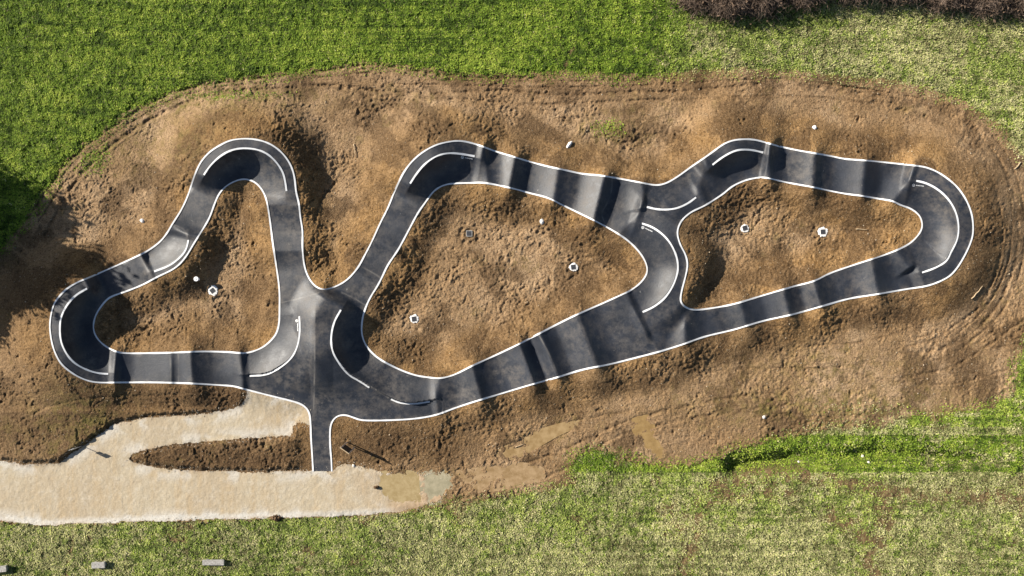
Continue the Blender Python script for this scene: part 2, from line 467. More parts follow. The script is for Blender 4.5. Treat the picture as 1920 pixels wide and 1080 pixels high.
PUD = [[(712,893),(745,889),(785,893),(788,915),(784,935),(755,940),(728,934),(714,915)],
 [(798,892),(822,888),(842,893),(840,912),(830,928),(804,940),(796,915)],
 [(850,888),(900,880),(960,872),(1010,878),(1010,900),(960,912),(900,918),(858,912)],
 [(940,842),(985,818),(1040,800),(1090,786),(1085,800),(1040,818),(985,850),(950,858)],
 [(1192,786),(1212,784),(1224,800),(1222,818),(1238,834),(1240,852),(1222,846),(1208,822),(1194,812)]]
PZ = []
for ip, P in enumerate(PUD):
    fp = poly_soft(P, 180 + ip, 13, 20)
    sdp = fp(U, V)
    core = np.array(P).mean(0)
    lv = float(np.median(Z[(sdp > -3) & (sdp < 3)]))
    wgt = sst(sdp, -10, 8)
    keep_r = .35 if ip < 2 else .55
    Z = np.where(sdp > -12, Z * (1 - wgt) + (lv + (Z - lv) * keep_r - .055) * wgt, Z)
    PZ.append(lv - .022)

# small scars dug around each drain
DRAINS = [(400,545,9.5,.30,1.0),(880,438,5,.0,0),(1075,501,8,-.12,1.0),(777,598,8.5,-.16,1.0),(1396,428,7.5,-.3,.9),(1542,435,9,-.05,1.1)]
for x, y, r, a, c in DRAINS:
    d = np.hypot(U - x, V - y)
    w = np.exp(-(d / 15.0) ** 4)
    zc = float(np.median(Z[d < 14]))
    core = 1 - sst(d, 8, 11)
    ring = np.exp(-((d - 17) / 5.0) ** 2)
    Z = np.where(d < 40, Z * (1 - core) + (zc - .10) * core - .10 * ring * (.5 + vn(U, V, 6, 77)), Z)


def ground_at(u, v):
    i = int(np.clip(np.searchsorted(XS, u), 1, NX - 1)); j = int(np.clip(np.searchsorted(YS, v), 1, NY - 1))
    fx = (u - XS[i - 1]) / (XS[i] - XS[i - 1]); fy = (v - YS[j - 1]) / (YS[j] - YS[j - 1])
    z = Z.reshape(NY, NX)
    return float((z[j - 1, i - 1] * (1 - fx) + z[j - 1, i] * fx) * (1 - fy) + (z[j, i - 1] * (1 - fx) + z[j, i] * fx) * fy)


def ground_many(u, v):
    i = np.clip(np.searchsorted(XS, u), 1, NX - 1); j = np.clip(np.searchsorted(YS, v), 1, NY - 1)
    fx = (u - XS[i - 1]) / (XS[i] - XS[i - 1]); fy = (v - YS[j - 1]) / (YS[j] - YS[j - 1])
    z = Z.reshape(NY, NX)
    return (z[j - 1, i - 1] * (1 - fx) + z[j - 1, i] * fx) * (1 - fy) + (z[j, i - 1] * (1 - fx) + z[j, i] * fx) * fy


k = (H - Z) / H / PPM
WX, WY = (U - 960) * k, (540 - V) * k
CO = np.stack([WX, WY, Z], 1).astype(np.float32)


# ------------------------------------------------------------------ materials
def hexnode(nt, t, **kw):
    n = nt.nodes.new(t)
    for a, b in kw.items():
        setattr(n, a, b)
    return n


class Mat:
    def __init__(self, name, rough=.9, spec=.3):
        self.m = D.materials.new(name); self.m.use_nodes = True
        self.nt = self.m.node_tree
        self.b = self.nt.nodes['Principled BSDF']
        self.b.inputs['Roughness'].default_value = rough
        self.b.inputs['Specular IOR Level'].default_value = spec
        self.co = self.nt.nodes.new('ShaderNodeNewGeometry').outputs['Position']

    def noise(self, scale, detail=4, rough=.55, vec=None, dist=0):
        n = self.nt.nodes.new('ShaderNodeTexNoise')
        n.inputs['Scale'].default_value = scale; n.inputs['Detail'].default_value = detail
        n.inputs['Roughness'].default_value = rough; n.inputs['Distortion'].default_value = dist
        self.nt.links.new(vec or self.co, n.inputs['Vector'])
        return n.outputs['Fac']

    def ramp(self, x, lo, hi, a=0., b=1.):
        n = self.nt.nodes.new('ShaderNodeMapRange')
        n.inputs[1].default_value = lo; n.inputs[2].default_value = hi
        n.inputs[3].default_value = a; n.inputs[4].default_value = b
        self.nt.links.new(x, n.inputs[0])
        return n.outputs[0]

    def attr(self, name):
        n = self.nt.nodes.new('ShaderNodeAttribute'); n.attribute_name = name
        return n.outputs['Fac']

    def math(self, op, x, y):
        n = self.nt.nodes.new('ShaderNodeMath'); n.operation = op; n.use_clamp = False
        for i, q in enumerate((x, y)):
            if isinstance(q, (int, float)):
                n.inputs[i].default_value = q
            else:
                self.nt.links.new(q, n.inputs[i])
        return n.outputs[0]

    def mix(self, fac, a, b, mode='MIX'):
        n = self.nt.nodes.new('ShaderNodeMix'); n.data_type = 'RGBA'; n.blend_type = mode
        n.clamp_factor = True
        if isinstance(fac, (int, float)):
            n.inputs[0].default_value = fac
        else:
            self.nt.links.new(fac, n.inputs[0])
        for i, q in ((6, a), (7, b)):
            if isinstance(q, tuple):
                n.inputs[i].default_value = (*q, 1)
            else:
                self.nt.links.new(q, n.inputs[i])
        return n.outputs[2]

    def color(self, c):
        if isinstance(c, tuple):
            self.b.inputs['Base Color'].default_value = (*c, 1)
        else:
            self.nt.links.new(c, self.b.inputs['Base Color'])

    def bump(self, h, dist, strength=1.0):
        n = self.nt.nodes.new('ShaderNodeBump'); n.inputs['Distance'].default_value = dist; n.inputs['Strength'].default_value = strength
        self.nt.links.new(h, n.inputs['Height']); self.nt.links.new(n.outputs[0], self.b.inputs['Normal'])

    def rough(self, r):
        self.nt.links.new(r, self.b.inputs['Roughness'])


def m_ground():
    M = Mat('bare_soil', .95, .15)
    n1 = M.noise(.35, 5, .6); n2 = M.noise(1.4, 7, .72); n3 = M.noise(5.2, 4, .75); n4 = M.noise(9.5, 3, .7)
    n0 = M.noise(.12, 3, .5)
    pale, dark, green, og = M.attr('pale'), M.attr('dark'), M.attr('green'), M.attr('orange')
    soil = M.mix(M.ramp(n2, .36, .62), (.120, .070, .030), (.265, .165, .080))
    soil = M.mix(M.ramp(n3, .48, .70, 0, .8), soil, (.31, .20, .10))
    org = M.mix(M.ramp(n2, .35, .62), (.170, .094, .034), (.315, .192, .085))
    org = M.mix(M.ramp(n3, .48, .70, 0, .8), org, (.38, .235, .10))
    c = M.mix(og, soil, org)
    pl = M.mix(M.ramp(n1, .40, .62), (.400, .272, .160), (.335, .218, .120))
    pl = M.mix(M.ramp(n2, .48, .68, 0, .75), pl, (.22, .132, .066))
    pl = M.mix(M.ramp(n3, .50, .70, 0, .7), pl, (.44, .315, .18))
    c = M.mix(M.math('MULTIPLY', pale, M.ramp(n0, .30, .50, .75, 1)), c, pl)
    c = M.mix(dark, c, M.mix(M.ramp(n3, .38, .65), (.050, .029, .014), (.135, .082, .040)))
    c = M.mix(M.ramp(n4, .60, .74, 0, .6), c, (.46, .35, .23))
    c = M.mix(M.ramp(n4, .48, .34, 0, .85), c, (.045, .026, .012))  # crevice shade painted into the colour, at the hollows of the fine bump noise
    gg = M.mix(M.ramp(n3, .35, .65), (.075, .072, .016), (.20, .165, .045))
    c = M.mix(M.math('MULTIPLY', green, M.ramp(n2, .44, .60, 0, .85)), c, gg)
    sod = M.mix(M.ramp(n2, .4, .6), (.030, .042, .010), (.085, .090, .030))
    c = M.mix(M.attr('sod'), c, sod)
    brown = M.mix(M.ramp(n3, .35, .65), (.10, .062, .028), (.23, .155, .08))
    c = M.mix(M.attr('bare'), c, brown)
    M.color(c)
    M.bump(M.math('ADD', M.math('MULTIPLY', n3, .8), M.math('MULTIPLY', n4, .6)), .16, .9)
    return M.m


def m_gravel():
    M = Mat('crushed_limestone', .95, .2)
    n1 = M.noise(.22, 4, .6); n2 = M.noise(1.3, 6, .7); n3 = M.noise(9, 3, .75); n6 = M.noise(5, 4, .7)
    st = M.nt.nodes.new('ShaderNodeMapping'); st.inputs['Scale'].default_value = (1.3, .16, 1)
    M.nt.links.new(M.co, st.inputs[0])
    n4 = M.noise(1.0, 5, .65, st.outputs[0])
    c = M.mix(M.ramp(n1, .4, .62), (.400, .340, .245), (.370, .303, .212))
    c = M.mix(M.ramp(n4, .48, .68, 0, .75), c, (.38, .285, .17))
    c = M.mix(M.ramp(n2, .50, .70, 0, .6), c, (.48, .43, .345))
    c = M.mix(M.ramp(n2, .46, .34, 0, .5), c, (.36, .285, .19))
    c = M.mix(M.attr('white'), c, (.50, .475, .425))
    c = M.mix(M.ramp(n6, .46, .32, 0, .3), c, (.30, .235, .15))
    c = M.mix(M.ramp(n3, .50, .36, 0, .4), c, (.25, .20, .14))
    c = M.mix(M.ramp(n3, .62, .74, 0, .5), c, (.60, .56, .49))
    c = M.mix(M.attr('muddy'), c, M.mix(M.ramp(n2, .4, .6), (.27, .18, .10), (.39, .275, .175)))
    M.color(c)
    M.bump(M.math('ADD', n3, n6), .035, .6)
    return M.m


def m_asphalt():
    M = Mat('fresh_asphalt', .5, .5)
    n1 = M.noise(.45, 5, .6); n2 = M.noise(1.5, 7, .75); n3 = M.noise(9, 3, .8); n4 = M.noise(4, 5, .8)
    c = M.mix(M.ramp(n1, .4, .62), (.010, .013, .020), (.023, .027, .037))
    dust = M.math('MULTIPLY', M.ramp(n2, .42, .68), M.attr('dust'))
    c = M.mix(dust, c, (.098, .087, .078))
    scuff = M.math('MULTIPLY', M.ramp(n4, .60, .74), .45)
    c = M.mix(scuff, c, (.11, .105, .10))
    c = M.mix(M.ramp(n3, .56, .75, 0, .4), c, (.085, .085, .085))
    c = M.mix(M.ramp(n3, .45, .3, 0, .5), c, (.010, .011, .014))
    n5 = M.noise(3.4, 2, .5)
    c = M.mix(M.math('MULTIPLY', M.ramp(n5, .74, .80), .6), c, (.25, .24, .22))
    c = M.mix(M.attr('joint'), c, (.13, .12, .11))
    M.color(c)
    M.rough(M.ramp(n2, .3, .7, .46, .64))
    M.bump(M.math('ADD', n3, M.math('MULTIPLY', n4, 1.2)), .012, .8)
    return M.m


def m_paint():
    M = Mat('white_paint', .55, .4)
    n = M.noise(1.6, 6, .75); n3 = M.noise(9, 3, .7)
    c = M.mix(M.ramp(n, .55, .75, 0, .55), (.68, .69, .70), (.42, .40, .36))
    c = M.mix(M.ramp(n3, .60, .72, 0, .6), c, (.36, .34, .31))
    M.color(c)
    return M.m


def m_leaf():
    M = Mat('grass_blades', .75, .25)
    t, s = M.attr('tint'), M.attr('straw')
    c = M.mix(M.ramp(t, 0, .5), (.050, .095, .010), (.215, .325, .030))
    c = M.mix(M.ramp(t, .5, 1), c, (.44, .52, .080))
    c2 = M.mix(M.ramp(t, 0, 1), (.26, .21, .10), (.78, .69, .43))
    c = M.mix(s, c, c2)
    M.color(c)
    tr = M.nt.nodes.new('ShaderNodeBsdfTranslucent'); M.nt.links.new(c, tr.inputs[0])
    mx = M.nt.nodes.new('ShaderNodeMixShader'); mx.inputs[0].default_value = .3
    M.nt.links.new(M.b.outputs[0], mx.inputs[1]); M.nt.links.new(tr.outputs[0], mx.inputs[2])
    M.nt.links.new(mx.outputs[0], M.nt.nodes['Material Output'].inputs['Surface'])
    return M.m


def m_simple(name, a, b, scale=8, rough=.8, spec=.3, bump=.02, metal=0):
    M = Mat(name, rough, spec)
    n = M.noise(scale, 5, .65)
    M.color(M.mix(M.ramp(n, .35, .65), a, b))
    M.b.inputs['Metallic'].default_value = metal
    if bump:
        M.bump(n, bump, .6)
    return M.m


MG, MV, MA, MP, ML = m_ground(), m_gravel(), m_asphalt(), m_paint(), m_leaf()
M_CONC = m_simple('pale_mortar', (.60, .58, .55), (.82, .81, .79), 14, .9, .2, .04)
M_IRON = m_simple('cast_iron', (.035, .038, .045), (.10, .105, .12), 30, .6, .4, .01)
M_STONE = m_simple('pale_stone', (.45, .42, .37), (.72, .69, .63), 10, .9, .2, .05)
M_BENCH = m_simple('weathered_concrete', (.20, .19, .175), (.40, .385, .36), 9, .9, .2, .03)
M_METAL = m_simple('galvanised_steel', (.55, .56, .57), (.72, .72, .73), 12, .4, .5, 0, .6)
M_SIGN = m_simple('sign_face', (.62, .62, .60), (.74, .74, .72), 6, .5, .4, 0)
M_DARK = m_simple('dark_panel', (.012, .013, .016), (.025, .026, .03), 6, .6, .4, 0)
M_WOOD = m_simple('dry_wood', (.30, .22, .13), (.55, .43, .28), 20, .85, .2, .02)
M_BARK = m_simple('bark', (.05, .035, .022), (.12, .085, .055), 12, .95, .1, .05)
M_TWIG = m_simple('bramble_stems', (.060, .042, .032), (.24, .18, .14), 1.5, .85, .15, 0)
M_TLEAF = m_simple('tree_leaf', (.03, .06, .012), (.07, .11, .025), 1.2, .7, .25, 0)
M_PIPE = m_simple('white_plastic', (.70, .71, .72), (.80, .81, .82), 10, .5, .4, 0)


def m_puddle(name, a, b, wet=.12):
    M = Mat(name, wet, .45)
    n = M.noise(1.6, 5, .7)
    M.color(M.mix(M.ramp(n, .38, .62), a, b))
    M.bump(M.noise(6, 2), .004, .3)
    return M.m


# ------------------------------------------------------------------ mesh helpers
def fast_mesh(name, co, quads, attrs=None, mat=None, smooth=True):
    me = D.meshes.new(name)
    n, q, kk = len(co), len(quads), quads.shape[1]
    me.vertices.add(n); me.loops.add(q * kk); me.polygons.add(q)
    me.vertices.foreach_set('co', co.astype(np.float32).ravel())
    me.loops.foreach_set('vertex_index', quads.astype(np.int32).ravel())
    me.polygons.foreach_set('loop_start', (np.arange(q) * kk).astype(np.int32))
    me.polygons.foreach_set('use_smooth', np.full(q, smooth))
    for a, v in (attrs or {}).items():
        at = me.attributes.new(a, 'FLOAT', 'POINT')
        at.data.foreach_set('value', v.astype(np.float32))
    me.update(calc_edges=True)
    if mat:
        me.materials.append(mat)
    return me


def put(name, me, parent=None, loc=None):
    o = D.objects.new(name, me)
    COL.objects.link(o)
    if parent is not None:
        o.parent = parent
    if loc is not None:
        o.location = loc
    return o


def tag(o, label, cat=None, group=None, kind=None):
    o['label'] = label
    if cat: o['category'] = cat
    if group: o['group'] = group
    if kind: o['kind'] = kind
    return o


def empty(name, loc, rz=0):
    o = D.objects.new(name, None); COL.objects.link(o)
    o.location = loc; o.rotation_euler[2] = rz
    o.empty_display_size = .2
    return o


class MB:
    def __init__(self):
        self.v, self.f = [], []

    def add(self, v, f):
        o = len(self.v)
        self.v += [tuple(p) for p in v]; self.f += [tuple(i + o for i in t) for t in f]

    def box(self, x0, y0, z0, x1, y1, z1, bev=0.0, jit=0.0):
        b = min(bev, (x1 - x0) / 2.1, (y1 - y0) / 2.1, (z1 - z0) / 2.1)
        v = []
        if b <= 0:
            v = [(x, y, z) for z in (z0, z1) for x, y in ((x0, y0), (x1, y0), (x1, y1), (x0, y1))]
            self.add(v, [(0, 3, 2, 1), (4, 5, 6, 7), (0, 1, 5, 4), (1, 2, 6, 5), (2, 3, 7, 6), (3, 0, 4, 7)])
            return
        def ring(z, i):
            return [(x0 + b + i, y0 + i, z), (x1 - b - i, y0 + i, z), (x1 - i, y0 + b + i, z), (x1 - i, y1 - b - i, z),
                    (x1 - b - i, y1 - i, z), (x0 + b + i, y1 - i, z), (x0 + i, y1 - b - i, z), (x0 + i, y0 + b + i, z)]
        for z, i in ((z0, b * .6), (z0 + b, 0), (z1 - b, 0), (z1, b * .6)):
            v += ring(z, i)
        v = [(a + random.uniform(-jit, jit), c + random.uniform(-jit, jit), d + random.uniform(-jit, jit)) for a, c, d in v]
        f = [tuple(range(7, -1, -1)), tuple(range(24, 32))]
        for r in range(3):
            for s in range(8):
                t = (s + 1) % 8
                f.append((r * 8 + s, r * 8 + t, r * 8 + 8 + t, r * 8 + 8 + s))
        self.add(v, f)

    def tube(self, pts, radii, n=8):
        base = len(self.v)
        P = [np.array(p, float) for p in pts]
        for i, p in enumerate(P):
            t = (P[min(i + 1, len(P) - 1)] - P[max(i - 1, 0)])
            t = t / (np.linalg.norm(t) + 1e-9)
            a = np.cross(t, (0, 0, 1.0)) if abs(t[2]) < .9 else np.cross(t, (1.0, 0, 0))
            a /= np.linalg.norm(a); b = np.cross(t, a)
            for k in range(n):
                w = 2 * math.pi * k / n
                self.v.append(tuple(p + radii[i] * (math.cos(w) * a + math.sin(w) * b)))
        for i in range(len(P) - 1):
            for k in range(n):
                k2 = (k + 1) % n
                self.f.append((base + i * n + k, base + i * n + k2, base + (i + 1) * n + k2, base + (i + 1) * n + k))
        self.f.append(tuple(base + k for k in range(n - 1, -1, -1)))
        e = base + (len(P) - 1) * n
        self.f.append(tuple(e + k for k in range(n)))

    def mesh(self, name, mat, smooth=False):
        me = D.meshes.new(name)
        me.from_pydata(self.v, [], self.f); me.update()
        if smooth:
            me.polygons.foreach_set('use_smooth', np.ones(len(me.polygons), bool))
        me.materials.append(mat)
        return me


# ------------------------------------------------------------------ ground, gravel and track sheets share one lattice
idx = np.arange(NX * NY).reshape(NY, NX)
QA = np.stack([idx[1:, :-1], idx[1:, 1:], idx[:-1, 1:], idx[:-1, :-1]], -1).reshape(-1, 4)
tr_c = inC.ravel()
gr_c = (gravel.reshape(NY, NX)[:-1, :-1] & gravel.reshape(NY, NX)[1:, 1:]).ravel() & ~tr_c
gd_c = ~tr_c & ~gr_c


def sub(quads, attrs, name, mat):
    used = np.zeros(len(CO), bool); used[quads.ravel()] = True
    remap = np.cumsum(used) - 1
    return fast_mesh(name, CO[used], remap[quads], {a: v[used] for a, v in attrs.items()}, mat)


# soil character by place (regions of topsoil, subsoil and trodden mud)
def blob(x, y, rx, ry):
    return np.exp(-((U - x) / rx) ** 2 - ((V - y) / ry) ** 2)


pale = sst(dist + 26 * fbm(U, V, 50, 90, 4), 42, 78)
pale = pale * np.clip(.85 + .9 * fbm(U, V, 120, 92, 3), 0, 1)
pale = np.clip(pale + blob(1300, 720, 200, 40) * .5 + blob(1100, 200, 190, 40) * .6 + blob(1700, 720, 200, 50) * .5 + blob(190, 370, 90, 80) * .6, 0, 1)
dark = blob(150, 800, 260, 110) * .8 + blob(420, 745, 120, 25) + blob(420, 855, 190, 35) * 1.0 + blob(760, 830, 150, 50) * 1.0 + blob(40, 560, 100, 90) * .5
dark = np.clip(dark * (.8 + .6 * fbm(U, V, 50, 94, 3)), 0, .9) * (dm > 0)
pale = pale * np.where(isl, 1.0, np.clip(.62 + .8 * fbm(U, V, 90, 93, 3), .25, 1))
pale = pale * (1 - np.clip(dark * 1.3, 0, 1))
dark = np.maximum(dark, .70 * sst(fbm(U, V, 46, 96, 4), .05, .33))
dark = np.maximum(dark, .55 * sst(rl, .35, 1.0) * np.clip(.5 + vn(U, V, 14, 97), 0, 1))
ring = np.exp(-((dist - 42 - 14 * fbm(U, V, 40, 99, 2)) / 22) ** 2)
dark = np.maximum(dark, .66 * ring * np.clip(.55 + 1.2 * fbm(U, V, 34, 89, 3), 0, 1))
dark = dark * (dm > -2)
orange = .95 * np.clip(sst(fbm(U, V, 80, 98, 4), -.1, .3) * sst(dist, 100, 30) + blob(640, 400, 60, 90) + blob(1450, 230, 190, 40) * .6, 0, 1) * (1 - .6 * dark)
green = np.clip(sst(fbm(U, V, 30, 100, 4), .2, .5) * .35 * sst(dist, 50, 90) + blob(1140, 240, 45, 25) + blob(1600, 760, 260, 30) * .8 + blob(240, 260, 150, 60) * .55
                + blob(400, 185, 200, 22) * .8 + blob(150, 790, 90, 70) * .7 + blob(1550, 690, 160, 40) * .4 + blob(1200, 870, 120, 25) * .4, 0, 1) * (1 - flat_s)
edge_green = sst(-dm, -26, -2) * sst(fbm(U, V, 24, 104, 3), -.25, .2)
green = np.maximum(green, edge_green * (U < 1900) * .8)
sod = np.clip(sst(-dm, -3, 6), 0, 1) * (1 - flat_s)
# the lighter collar in front of a path edge, on the gravel
white = np.clip(sst(-gm, -16, -3) * sst(V, 900, 960) + sst(gm, 30, 6) * sst(fbm(U, V, 30, 106, 3), -.1, .3) * .7, 0, 1) * sst(U, 800, 700)
muddy = sst(U + 60 * fbm(U, V, 40, 107, 4), 660, 830) * .95
muddy = np.maximum(muddy, .35 * sst(gm, 9, 1) * sst(vn(U, V, 16, 108), -.2, .5))

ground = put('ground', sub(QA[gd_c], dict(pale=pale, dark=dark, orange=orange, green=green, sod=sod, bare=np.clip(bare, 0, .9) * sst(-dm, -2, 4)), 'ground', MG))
tag(ground, 'bare brown earthworks and meadow soil around the pump track', 'ground', kind='structure')
gpath = put('path', sub(QA[gr_c], dict(white=white, muddy=muddy), 'path', MV))
tag(gpath, 'pale crushed stone path forking towards the foot of the asphalt ramp', 'path', kind='structure')

dust = np.clip(.40 + 1.0 * fbm(U, V, 60, 110, 4) + .9 * sst(dist, 9, 1) * sst(fbm(U, V, 22, 111, 3), -.1, .3) + blob(545, 440, 22, 70) * .8 + blob(575, 555, 50, 25) * 1.0 + blob(700, 520, 40, 40) * .4
               + blob(600, 760, 50, 30) * .6 + blob(575, 680, 30, 60) * .4 + blob(950, 705, 40, 25) + blob(1500, 315, 40, 25) + blob(1770, 345, 30, 25) * 1.2
               + blob(870, 740, 40, 25) * .8 + blob(1610, 530, 50, 25) * .5 + blob(940, 310, 30, 25) * .6, 0, 1)
joint = np.zeros(len(U))
for a in ([(1148,331),(1146,360),(1138,382),(1128,400),(1134,418)], [(590,585),(590,680),(588,768)], [(673,714),(700,728),(728,746)],
          [(319,662),(320,690),(320,717)], [(334,662),(335,717)], [(524,568),(560,560),(600,548)], [(640,548),(665,560),(684,572)], [(668,495),(700,512),(712,520)],
          [(1010,628),(1028,660),(1046,702)], [(325,421),(345,430),(353,449)], [(545,384),(556,384)]):
    L = smooth(a, False, 1.0)
    m = np.where(inV & (U > L[:, 0].min() - 6) & (U < L[:, 0].max() + 6) & (V > L[:, 1].min() - 6) & (V < L[:, 1].max() + 6))[0]
    d, _ = nearest(np.stack([U[m], V[m]], 1), L)
    joint[m] = np.maximum(joint[m], 1.3 * np.exp(-(d / 1.0) ** 2) * (.5 + .5 * vn(U[m], V[m], 9, 120)))
track = put('track', sub(QA[tr_c], dict(dust=dust, joint=np.clip(joint, 0, 1)), 'track', MA))
tag(track, 'winding black asphalt pump track with banked bends, rollers and white edges', 'track', kind='structure')


def ribbon(L, w, lift, closed, drop=.16):
    """raised painted strip following the plan line L, w metres wide, with its sides carried down into the ground"""
    T = np.gradient(L, axis=0)
    if closed:
        t = L[1] - L[-2]
        T[0] = T[-1] = t
    T /= np.hypot(T[:, 0], T[:, 1])[:, None]
    N = np.stack([-T[:, 1], T[:, 0]], 1)
    wob = .16 * vn(L[:, 0], L[:, 1], 8, 131) + .12 * vn(L[:, 0], L[:, 1], 40, 132)
    hw = w * PPM / 2 * (1 + wob)
    zc = track_z(L)
    n = len(L)
    rows = []
    for off, dz in ((-1, -drop), (-1, 0), (1, 0), (1, -drop)):
        P = L + N * (off * hw)[:, None]
        z = zc + lift + dz
        if drop < .1:
            z = np.maximum(zc, np.maximum(track_z(L + N * hw[:, None]), track_z(L - N * hw[:, None]))) + lift + dz
        kx = (H - z) / H / PPM
        rows.append(np.stack([(P[:, 0] - 960) * kx, (540 - P[:, 1]) * kx, z], 1))
    co = np.concatenate(rows)
    a = np.arange(n - 1)
    q = []
    for r in range(3):
        q.append(np.stack([r * n + a, r * n + a + 1, (r + 1) * n + a + 1, (r + 1) * n + a], 1))
    q.append(np.array([[0, n, 2 * n, 3 * n], [n - 1, 4 * n - 1, 3 * n - 1, 2 * n - 1]]))
    return co, np.vstack(q)


for L, closed in [(OUT_LINE, False)] + [(r, True) for r in RINGS]:
    co, q = ribbon(L, .122, .035, closed)
    put('edge_line', fast_mesh('edge_line', co, q, None, MP, False), track)
for bi, (L, T, N, *_) in enumerate(LIPS):
  for f0, f1 in PAINT.get(bi, [(0, 1)]):
    Lp = L[int(f0 * (len(L) - 1)):int(f1 * (len(L) - 1)) + 1]
    co, q = ribbon(Lp, .135, .024, False, .07)
    put('berm_line', fast_mesh('berm_line', co, q, None, MP, False), track)


# painted emblem and lettering beside four berm lips
def text_mesh(s, size):
    cu = D.curves.new('lettering', 'FONT'); cu.body = s; cu.size = size; cu.align_x = 'LEFT'
    cu.offset = .012
    o = D.objects.new('tmp', cu); COL.objects.link(o)
    dg = bpy.context.evaluated_depsgraph_get()
    me = D.meshes.new_from_object(o.evaluated_get(dg))
    v = np.array([p.co[:2] for p in me.vertices]); fs = [tuple(p.vertices) for p in me.polygons]
    D.objects.remove(o); D.meshes.remove(me)
    return v, fs


TV, TF = text_mesh('VELOSOLUTIONS', .26)
TLEN = TV[:, 0].max()
for (x0, y0), (x1, y1), (lx, ly) in (((871.5,296.3),(886,299)  ,(867,295)), ((1209.5,428.5),(1223,435),(1205.3,426.6)),
                                     ((1717,348),(1732,350),(1713,347.5)), ((557.3,606),(557.6,621),(556.5,601.5))):
    dx, dy = x1 - x0, y1 - y0
    ln = math.hypot(dx, dy); dx /= ln; dy /= ln
    sc = ln / TLEN
    # letters run along (dx,dy), their feet away from the lip
    P = np.stack([x0 + dx * TV[:, 0] * sc + dy * TV[:, 1] * sc * 1.15, y0 + dy * TV[:, 0] * sc - dx * TV[:, 1] * sc * 1.15], 1)
    z = track_z(P) + .03
    kx = (H - z) / H / PPM
    me = D.meshes.new('lettering')
    me.from_pydata(np.stack([(P[:, 0] - 960) * kx, (540 - P[:, 1]) * kx, z], 1).tolist(), [], TF)
    me.materials.append(MP); put('lettering', me, track)
    vs, fs = [], []
    r = 2.7
    for a in range(20):                                # ring
        w = 2 * math.pi * a / 20
        vs += [(lx + r * math.cos(w), ly + r * math.sin(w)), (lx + r * .74 * math.cos(w), ly + r * .74 * math.sin(w))]
    for a in range(20):
        b = (a + 1) % 20
        fs.append((2 * a, 2 * b, 2 * b + 1, 2 * a + 1))
    for sgn in (-1, 1):                                # two strokes meeting at the foot
        o = len(vs)
        for p in ((0, 1.7), (sgn * .7, 1.7), (sgn * 1.5, -1.3), (sgn * .8, -1.3)):
            vs.append((lx + dx * p[0] - dy * p[1], ly + dy * p[0] + dx * p[1]))
        fs.append((o, o + 1, o + 2, o + 3))
    P = np.array(vs); z = track_z(P) + .03
    kx = (H - z) / H / PPM
    me = D.meshes.new('emblem')
    me.from_pydata(np.stack([(P[:, 0] - 960) * kx, (540 - P[:, 1]) * kx, z], 1).tolist(), [], fs)
    me.materials.append(MP); put('emblem', me, track)

# ------------------------------------------------------------------ grass
def leaves(n_try, box, keep, lo, hi, wfrac, tilt):
    u = rng.uniform(box[0], box[2], n_try); v = rng.uniform(box[1], box[3], n_try)
    k = keep(u, v)
    u, v = u[k], v[k]
    n = len(u)
    z = ground_many(u, v)
    kk = (H - z) / H / PPM
    b = np.stack([(u - 960) * kk, (540 - v) * kk, z], 1)
    az = rng.uniform(0, 2 * np.pi, n); el = rng.uniform(*tilt, n)
    ln = rng.uniform(lo, hi, n)
    d = np.stack([np.cos(az) * np.cos(el), np.sin(az) * np.cos(el), np.sin(el)], 1)
    s = np.stack([-np.sin(az), np.cos(az), rng.uniform(-.5, .5, n)], 1)
    w = (ln * wfrac * rng.uniform(.6, 1.2, n))[:, None]
    lift = rng.uniform(0, .05, n)[:, None] * np.array([0, 0, 1.])
    b = b + lift
    mid = b + d * (ln * .55)[:, None]
    tip = b + d * ln[:, None] - np.array([0, 0, 1.]) * (ln * .18)[:, None]
    co = np.stack([b, mid - s * w, tip, mid + s * w], 1).reshape(-1, 3)
    q = np.arange(4 * n).reshape(-1, 4)
    return co, q, u, v


def grass_keep(u, v):
    g = dirt_f(u, v); p = grav_f(u, v)
    r = rng.random(len(u))
    br = .75 * sst(fbm(u, v, 75, 143, 4), .28, .5) * (v > 500)
    for pts, w in GRASS_RUTS:
        br = np.maximum(br, line_field(pts, w)(u, v))
    ok = (g < 0) & (p < 0) & (r > np.clip(br * (.55 + .9 * vn(u, v, 12, 181)), 0, .9))
    thin = (g >= 0) & (g < 22) & (p < 0) & (r < .30 * np.clip(1 - g / 22, 0, 1))
    ins = (g > 20) & (p < 0) & (r < .5) & (.55 * np.exp(-((u - 1140) / 45) ** 2 - ((v - 240) / 24) ** 2) + .6 * np.exp(-((u - 400) / 190) ** 2 - ((v - 178) / 12) ** 2) + .8 * np.exp(-((u - 170) / 40) ** 2 - ((v - 290) / 45) ** 2)
          + .35 * np.exp(-((u - 1620) / 200) ** 2 - ((v - 765) / 25) ** 2) > .25 + .5 * rng.random(len(u)))
    ins &= lookup(gd, u, v) > 8
    return ok | thin | ins


def region(u, v):
    """0 lush ... 1 straw-ridden"""
    s = sst(u + 60 * vn(u, v, 90, 141), 1130, 1420) * .50 * (v < 500)
    s = np.where(v > 500, .60 + .26 * sst(v, 960, 1060) * sst(u, 560, 900), s)
    s = np.where((v > 500) & (np.abs(v - 850) < 35) & (u > 1060), .12, s)
    s = np.where((v > 600) & (v < 800) & (u > 1700), .22, s)
    return s


